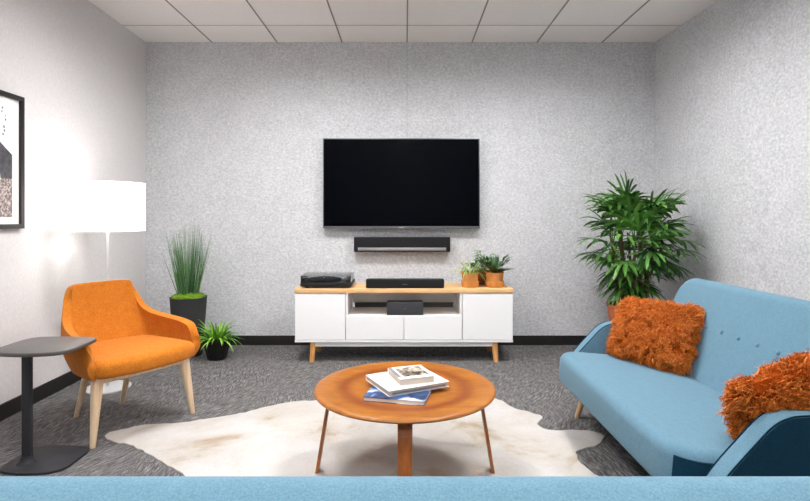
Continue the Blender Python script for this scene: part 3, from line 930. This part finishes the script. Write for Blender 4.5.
# ------------------------------------------------------------------ sofas
def make_sofa(loc, rz, label):
    s = thing('sofa', label, 'sofa', loc, rz, 'blue wool sofas')
    U = -.48                                         # local y of the seat front
    # seat
    seat = MB().slab(rrect(-.675, .675, 0, .66, [.12, .12, .03, .03], 8), -.165, 0.0, .045, 6, crown=.006, rb=.03)
    seat.xf(Matrix.Translation((0, U, .418)) @ Matrix.Rotation(-.085, 4, 'X'))
    se = seat.build('seat', M['blue'], s, angle=60)
    # seat end panels with shade put into their dark colour, edged with piping, following the rounded corner
    SM = Matrix.Translation((0, U, .418)) @ Matrix.Rotation(-.085, 4, 'X')
    def end_path(off):
        o = []
        for k in range(9):
            q = -PI * .5 + PI * .5 * (.42 + .58 * k / 8)
            o.append((.555 + (.12 + off) * math.cos(q), .12 + (.12 + off) * math.sin(q)))
        o += [(.675 + off, .25), (.675 + off, .40), (.675 + off, .52)]
        return o
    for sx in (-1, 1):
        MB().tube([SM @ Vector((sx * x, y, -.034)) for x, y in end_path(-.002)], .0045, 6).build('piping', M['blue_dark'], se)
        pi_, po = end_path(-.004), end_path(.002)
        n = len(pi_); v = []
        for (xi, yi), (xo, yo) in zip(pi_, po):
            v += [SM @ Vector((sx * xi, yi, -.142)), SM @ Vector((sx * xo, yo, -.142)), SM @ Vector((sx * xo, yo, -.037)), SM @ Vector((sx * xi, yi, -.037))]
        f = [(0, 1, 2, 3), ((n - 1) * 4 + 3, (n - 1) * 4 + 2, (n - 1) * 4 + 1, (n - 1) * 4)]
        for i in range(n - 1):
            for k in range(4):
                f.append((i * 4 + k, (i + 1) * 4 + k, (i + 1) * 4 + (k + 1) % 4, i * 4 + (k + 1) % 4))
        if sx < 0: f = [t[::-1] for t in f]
        MB().add(v, f).build('end_shade_panel', M['shaded_wool'], se)['label'] = 'seat end panel with shade put into its dark colour'
    # backrest: a thick rounded panel leaning back
    bh = .66
    bo = rrect(-.755, .755, 0, bh, [.03, .03, .13, .13], 10)
    bk_ = MB().slab(bo, 0, .135, .055, 7, rb=.05)
    # local: x along, y up the panel, z thickness towards the rear
    tilt = .395
    R_ = Matrix(((1, 0, 0, 0), (0, math.sin(tilt), math.cos(tilt), 0), (0, math.cos(tilt), -math.sin(tilt), 0), (0, 0, 0, 1)))
    bx = Matrix.Translation((0, U + .535, .245)) @ R_
    bk_.f = [tuple(reversed(f)) for f in bk_.f]
    bk_.xf(bx)
    br = bk_.build('backrest', M['blue'], s, angle=70)
    for k in range(10):
        x = (k - 4.5) * .131
        p = bx @ Vector((x, .405, -.002))
        nrm = (R_ @ Vector((0, 0, -1)))
        q = nrm.to_track_quat('Z', 'Y').to_matrix().to_4x4()
        MB().lathe([(.010, -.004), (.010, .002), (.007, .004), (.001, .005)], 14).xf(Matrix.Translation(p) @ q).build('button', M['blue'], br)
    # arms
    prof = smooth_closed([(.135, .245), (.095, .275), (.095, .325), (.136, .385), (.205, .462), (.27, .530), (.32, .557), (.375, .565), (.52, .568), (.67, .60), (.80, .64), (.865, .58), (.82, .42), (.74, .245), (.42, .235)], 5)
    if sum(a[0] * b[1] - b[0] * a[1] for a, b in zip(prof, prof[1:] + prof[:1])) < 0: prof = prof[::-1]
    for sx in (-1, 1):
        a = MB().slab(prof, 0, .078, .005, 3)
        # (u, z, thickness) -> (x, y, z)
        xin = .677
        T = Matrix(((0, 0, sx, sx * xin), (1, 0, 0, U), (0, 1, 0, 0), (0, 0, 0, 1)))
        if sx > 0: pass
        else: a.f = [tuple(reversed(f)) for f in a.f]
        a.xf(T)
        arm = a.build('arm', M['blue'], s, angle=50)
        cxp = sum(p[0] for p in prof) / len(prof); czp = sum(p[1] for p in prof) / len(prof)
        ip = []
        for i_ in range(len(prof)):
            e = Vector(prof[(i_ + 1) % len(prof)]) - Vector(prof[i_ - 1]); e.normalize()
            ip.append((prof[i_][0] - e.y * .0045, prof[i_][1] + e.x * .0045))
        pn = MB().slab(ip, .0765, .0800, .001, 1)  # thin dark panel carrying the arm's shade as colour
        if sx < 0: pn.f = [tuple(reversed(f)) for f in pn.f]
        pn.xf(T).build('arm_shade_panel', M['shaded_wool'], arm)['label'] = 'outer face of the arm with shade put into its dark colour'
        for zz_ in (.004, .0772):
            pts = [T @ Vector((p[0], p[1], zz_)) for p in prof]
            MB().tube(pts, .003, 6, closed=True).build('piping', M['blue_dark'], arm)
        for (uu, ft, fz) in ((.20, .135, .70), (.62, .70, .70)):
            MB().tube([(sx * (fz - .05), U + uu, .262), (sx * fz, U + ft, 0)], [.025, .014], 14).build('leg', M['sofa_leg'], s)
    MB().box(-.66, .66, U + .1, U + .62, .235, .275).build('base_frame', M['blue_dark'], s, smooth=False)
    return s
sofa = make_sofa((1.37, 2.385, 0), -PI / 2, 'blue wool sofa along the grey side wall with two rust fur cushions')
dup(sofa, (.02, 1.027, 0), PI, 'blue sofa seen from behind, its padded back edge across the picture bottom')

# ------------------------------------------------------------------ fur cushions
def cushion_point(u, v, h=.06):
    """u,v in -1..1"""
    e = max(0, (1 - abs(u) ** 2.6)) ** .5 * max(0, (1 - abs(v) ** 2.6)) ** .5
    return e * h
rf = random.Random(21)
WP, HP = .21, .166
def cushion_mesh():
    n = 18
    b = MB()
    for sgn in (1, -1):
        vs = []
        for i in range(n + 1):
            for j in range(n + 1):
                u = -1 + 2 * i / n; v = -1 + 2 * j / n
                pin = 1 - .06 * (1 - abs(u * v))
                vs.append((u * WP * (1 - .07 * (1 - v * v) * 0 - .0), v * HP, sgn * cushion_point(u, v, .062)))
        fs = []
        for i in range(n):
            for j in range(n):
                q = i * (n + 1) + j
                f = (q, q + n + 1, q + n + 2, q + 1)
                fs.append(f if sgn > 0 else f[::-1])
        b.add(vs, fs)
    return b
def fur_mesh():
    b = MB()
    NC = 950
    clumps = []
    for i in range(NC):
        clumps.append((rf.uniform(-1, 1), rf.uniform(-1, 1), rf.choice((1, -1)), Vector((rf.gauss(0, 1), rf.gauss(0, 1), 0)) * .35))
    for (cu, cv, sg, cd) in clumps:
        for k in range(22):
            u = max(-1, min(1, cu + rf.gauss(0, .055))); v = max(-1, min(1, cv + rf.gauss(0, .06)))
            h = cushion_point(u, v, .062)
            p = Vector((u * WP, v * HP, sg * h))
            eu = u * abs(u) ** 3; ev = v * abs(v) ** 3
            nr = Vector((eu * 1.4, ev * 1.4, sg * (1.0 - .75 * max(abs(eu), abs(ev))))).normalized()
            tipc = Vector((cu * WP, cv * HP, sg * h)) + nr * .026 + cd * .026 + Vector((0, -.010, 0))
            tip = tipc + Vector((rf.gauss(0, .008), rf.gauss(0, .008), rf.gauss(0, .007)))
            mid = p + nr * .017 + Vector((rf.gauss(0, .005), rf.gauss(0, .005), rf.gauss(0, .004)))
            m2 = mid.lerp(tip, .55) + nr * .006 + Vector((rf.gauss(0, .004), rf.gauss(0, .004), 0))
            sd = Vector((rf.gauss(0, 1), rf.gauss(0, 1), rf.gauss(0, 1))).normalized()
            w = rf.uniform(.0012, .0022)
            vs = []
            for q, ww in ((p - nr * .004, w), (mid, w), (m2, w * .8), (tip, w * .25)):
                vs += [q - sd * ww, q + sd * ww]
            b.add(vs, [(0, 1, 3, 2), (2, 3, 5, 4), (4, 5, 7, 6)])
    return b
def frame(c, w, v):
    w = Vector(w).normalized(); v = Vector(v); v = (v - w * v.dot(w)).normalized(); n = w.cross(v)
    return Matrix(((w.x, v.x, n.x, c[0]), (w.y, v.y, n.y, c[1]), (w.z, v.z, n.z, c[2]), (0, 0, 0, 1)))
fc = thing('fur_cushion', 'shaggy rust fur cushion propped at the sofa end near the palm', 'cushion', (0, 0, 0), 0, 'rust fur cushions on the side sofa')
cushion_mesh().build('cover', M['fur_skin'], fc)
fur_mesh().build('fur', M['fur'], fc, smooth=False)
w = Vector((.585, -.81, 0)); v = Vector((.17, .123, .34)).normalized()
c = Vector((1.306, 2.83, .395)) + v * .185
fc.matrix_world = frame(c, w, v)
f2 = dup(fc, (0, 0, 0), 0, 'shaggy rust fur cushion slumped over the sofa arm nearest the viewer')
w = Vector((.95, -.10, .36)); v = Vector((.06, -.14, .33)).normalized()
c = Vector((1.335, 1.85, .395)) + v * .165
f2.matrix_world = frame(c, w, v)

# ------------------------------------------------------------------ framed print on the white wall
ya, yb = 2.58, 3.20
xa = lx(3.2) + .002
pr = thing('framed_print', 'framed black and white print hanging on the white wall', 'picture', (lx(yb), yb, 1.125), -math.atan(SK) * -1)
pr.rotation_euler = (0, 0, math.atan(SK))
Wd, Ht, F = yb - ya, .81, .028
fm = MB()
fm.box(.001, .026, -Wd, 0, 0, F); fm.box(.001, .026, -Wd, 0, Ht - F, Ht); fm.box(.001, .026, -Wd, -Wd + F, F, Ht - F); fm.box(.001, .026, -F, 0, F, Ht - F)
fm.build('frame', M['frame_black'], pr, smooth=False)
MB().box(.001, .010, -Wd + F, -F, F, Ht - F).build('mat_board', M['matboard'], pr, smooth=False)
def poly_panel(pts, x0, x1, nm, m, par):
    n = len(pts)
    v = [(x0, y, z) for y, z in pts] + [(x1, y, z) for y, z in pts]
    f = [tuple(range(n))[::-1], tuple(range(n, 2 * n))] + [(k, (k + 1) % n, n + (k + 1) % n, n + k) for k in range(n)]
    return MB().add(v, f).build(nm, m, par, smooth=False)
yc_ = -Wd / 2
hw = .225
poly_panel([(yc_ - hw, .07), (yc_ + hw, .07), (yc_ + hw, .30), (yc_ - hw, .30)], .010, .0112, 'print_lower', M['art_brown'], pr)
poly_panel([(yc_ - hw, .30), (yc_ + hw, .30), (yc_ + hw, .445), (yc_ + .10, .53), (yc_ + .06, .66), (yc_ - .06, .66), (yc_ - .10, .53), (yc_ - hw, .445)], .010, .0112, 'print_upper', M['art_dark'], pr)
poly_panel([(yc_ - .06, .08), (yc_ + .10, .08), (yc_ + .13, .30), (yc_ + .09, .47), (yc_ - .04, .47)], .0112, .0124, 'print_highlight', M['art_speck'], pr)
rd = random.Random(5)
for i in range(9):
    yy = yc_ + .145 + rd.uniform(-.03, .03); z = .56 + .022 * i; q = rd.uniform(.003, .006)
    MB().box(.010, .0112, yy - q, yy + q, z - q * 1.3, z + q * 1.3).build('print_speck', M['spinegrey'], pr, smooth=False)

# ------------------------------------------------------------------ camera and output
cam = bpy.data.cameras.new('camera')
co = bpy.data.objects.new('camera', cam); COL.objects.link(co)
co.location = (0, 0, CAM_H); co.rotation_euler = (PI / 2, 0, 0)
cam.sensor_fit = 'HORIZONTAL'; cam.sensor_width = 36
cam.lens = 517 / 810 * 36
cam.shift_y = -(250.5 - 218) / 810
cam.clip_start = .02
SC.camera = co
wd = bpy.data.worlds.new('world'); SC.world = wd
wd.use_nodes = True
wd.node_tree.nodes['Background'].inputs['Color'].default_value = (.05, .05, .05, 1)
SC.view_settings.view_transform = 'Standard'
SC.view_settings.look = 'None'
SC.view_settings.gamma = 1
SC.view_settings.use_curve_mapping = False
SC.view_settings.exposure = 0.52
SC.cycles.use_denoising = True
SC.cycles.max_bounces = 10
SC.cycles.diffuse_bounces = 6
SC.cycles.transparent_max_bounces = 16
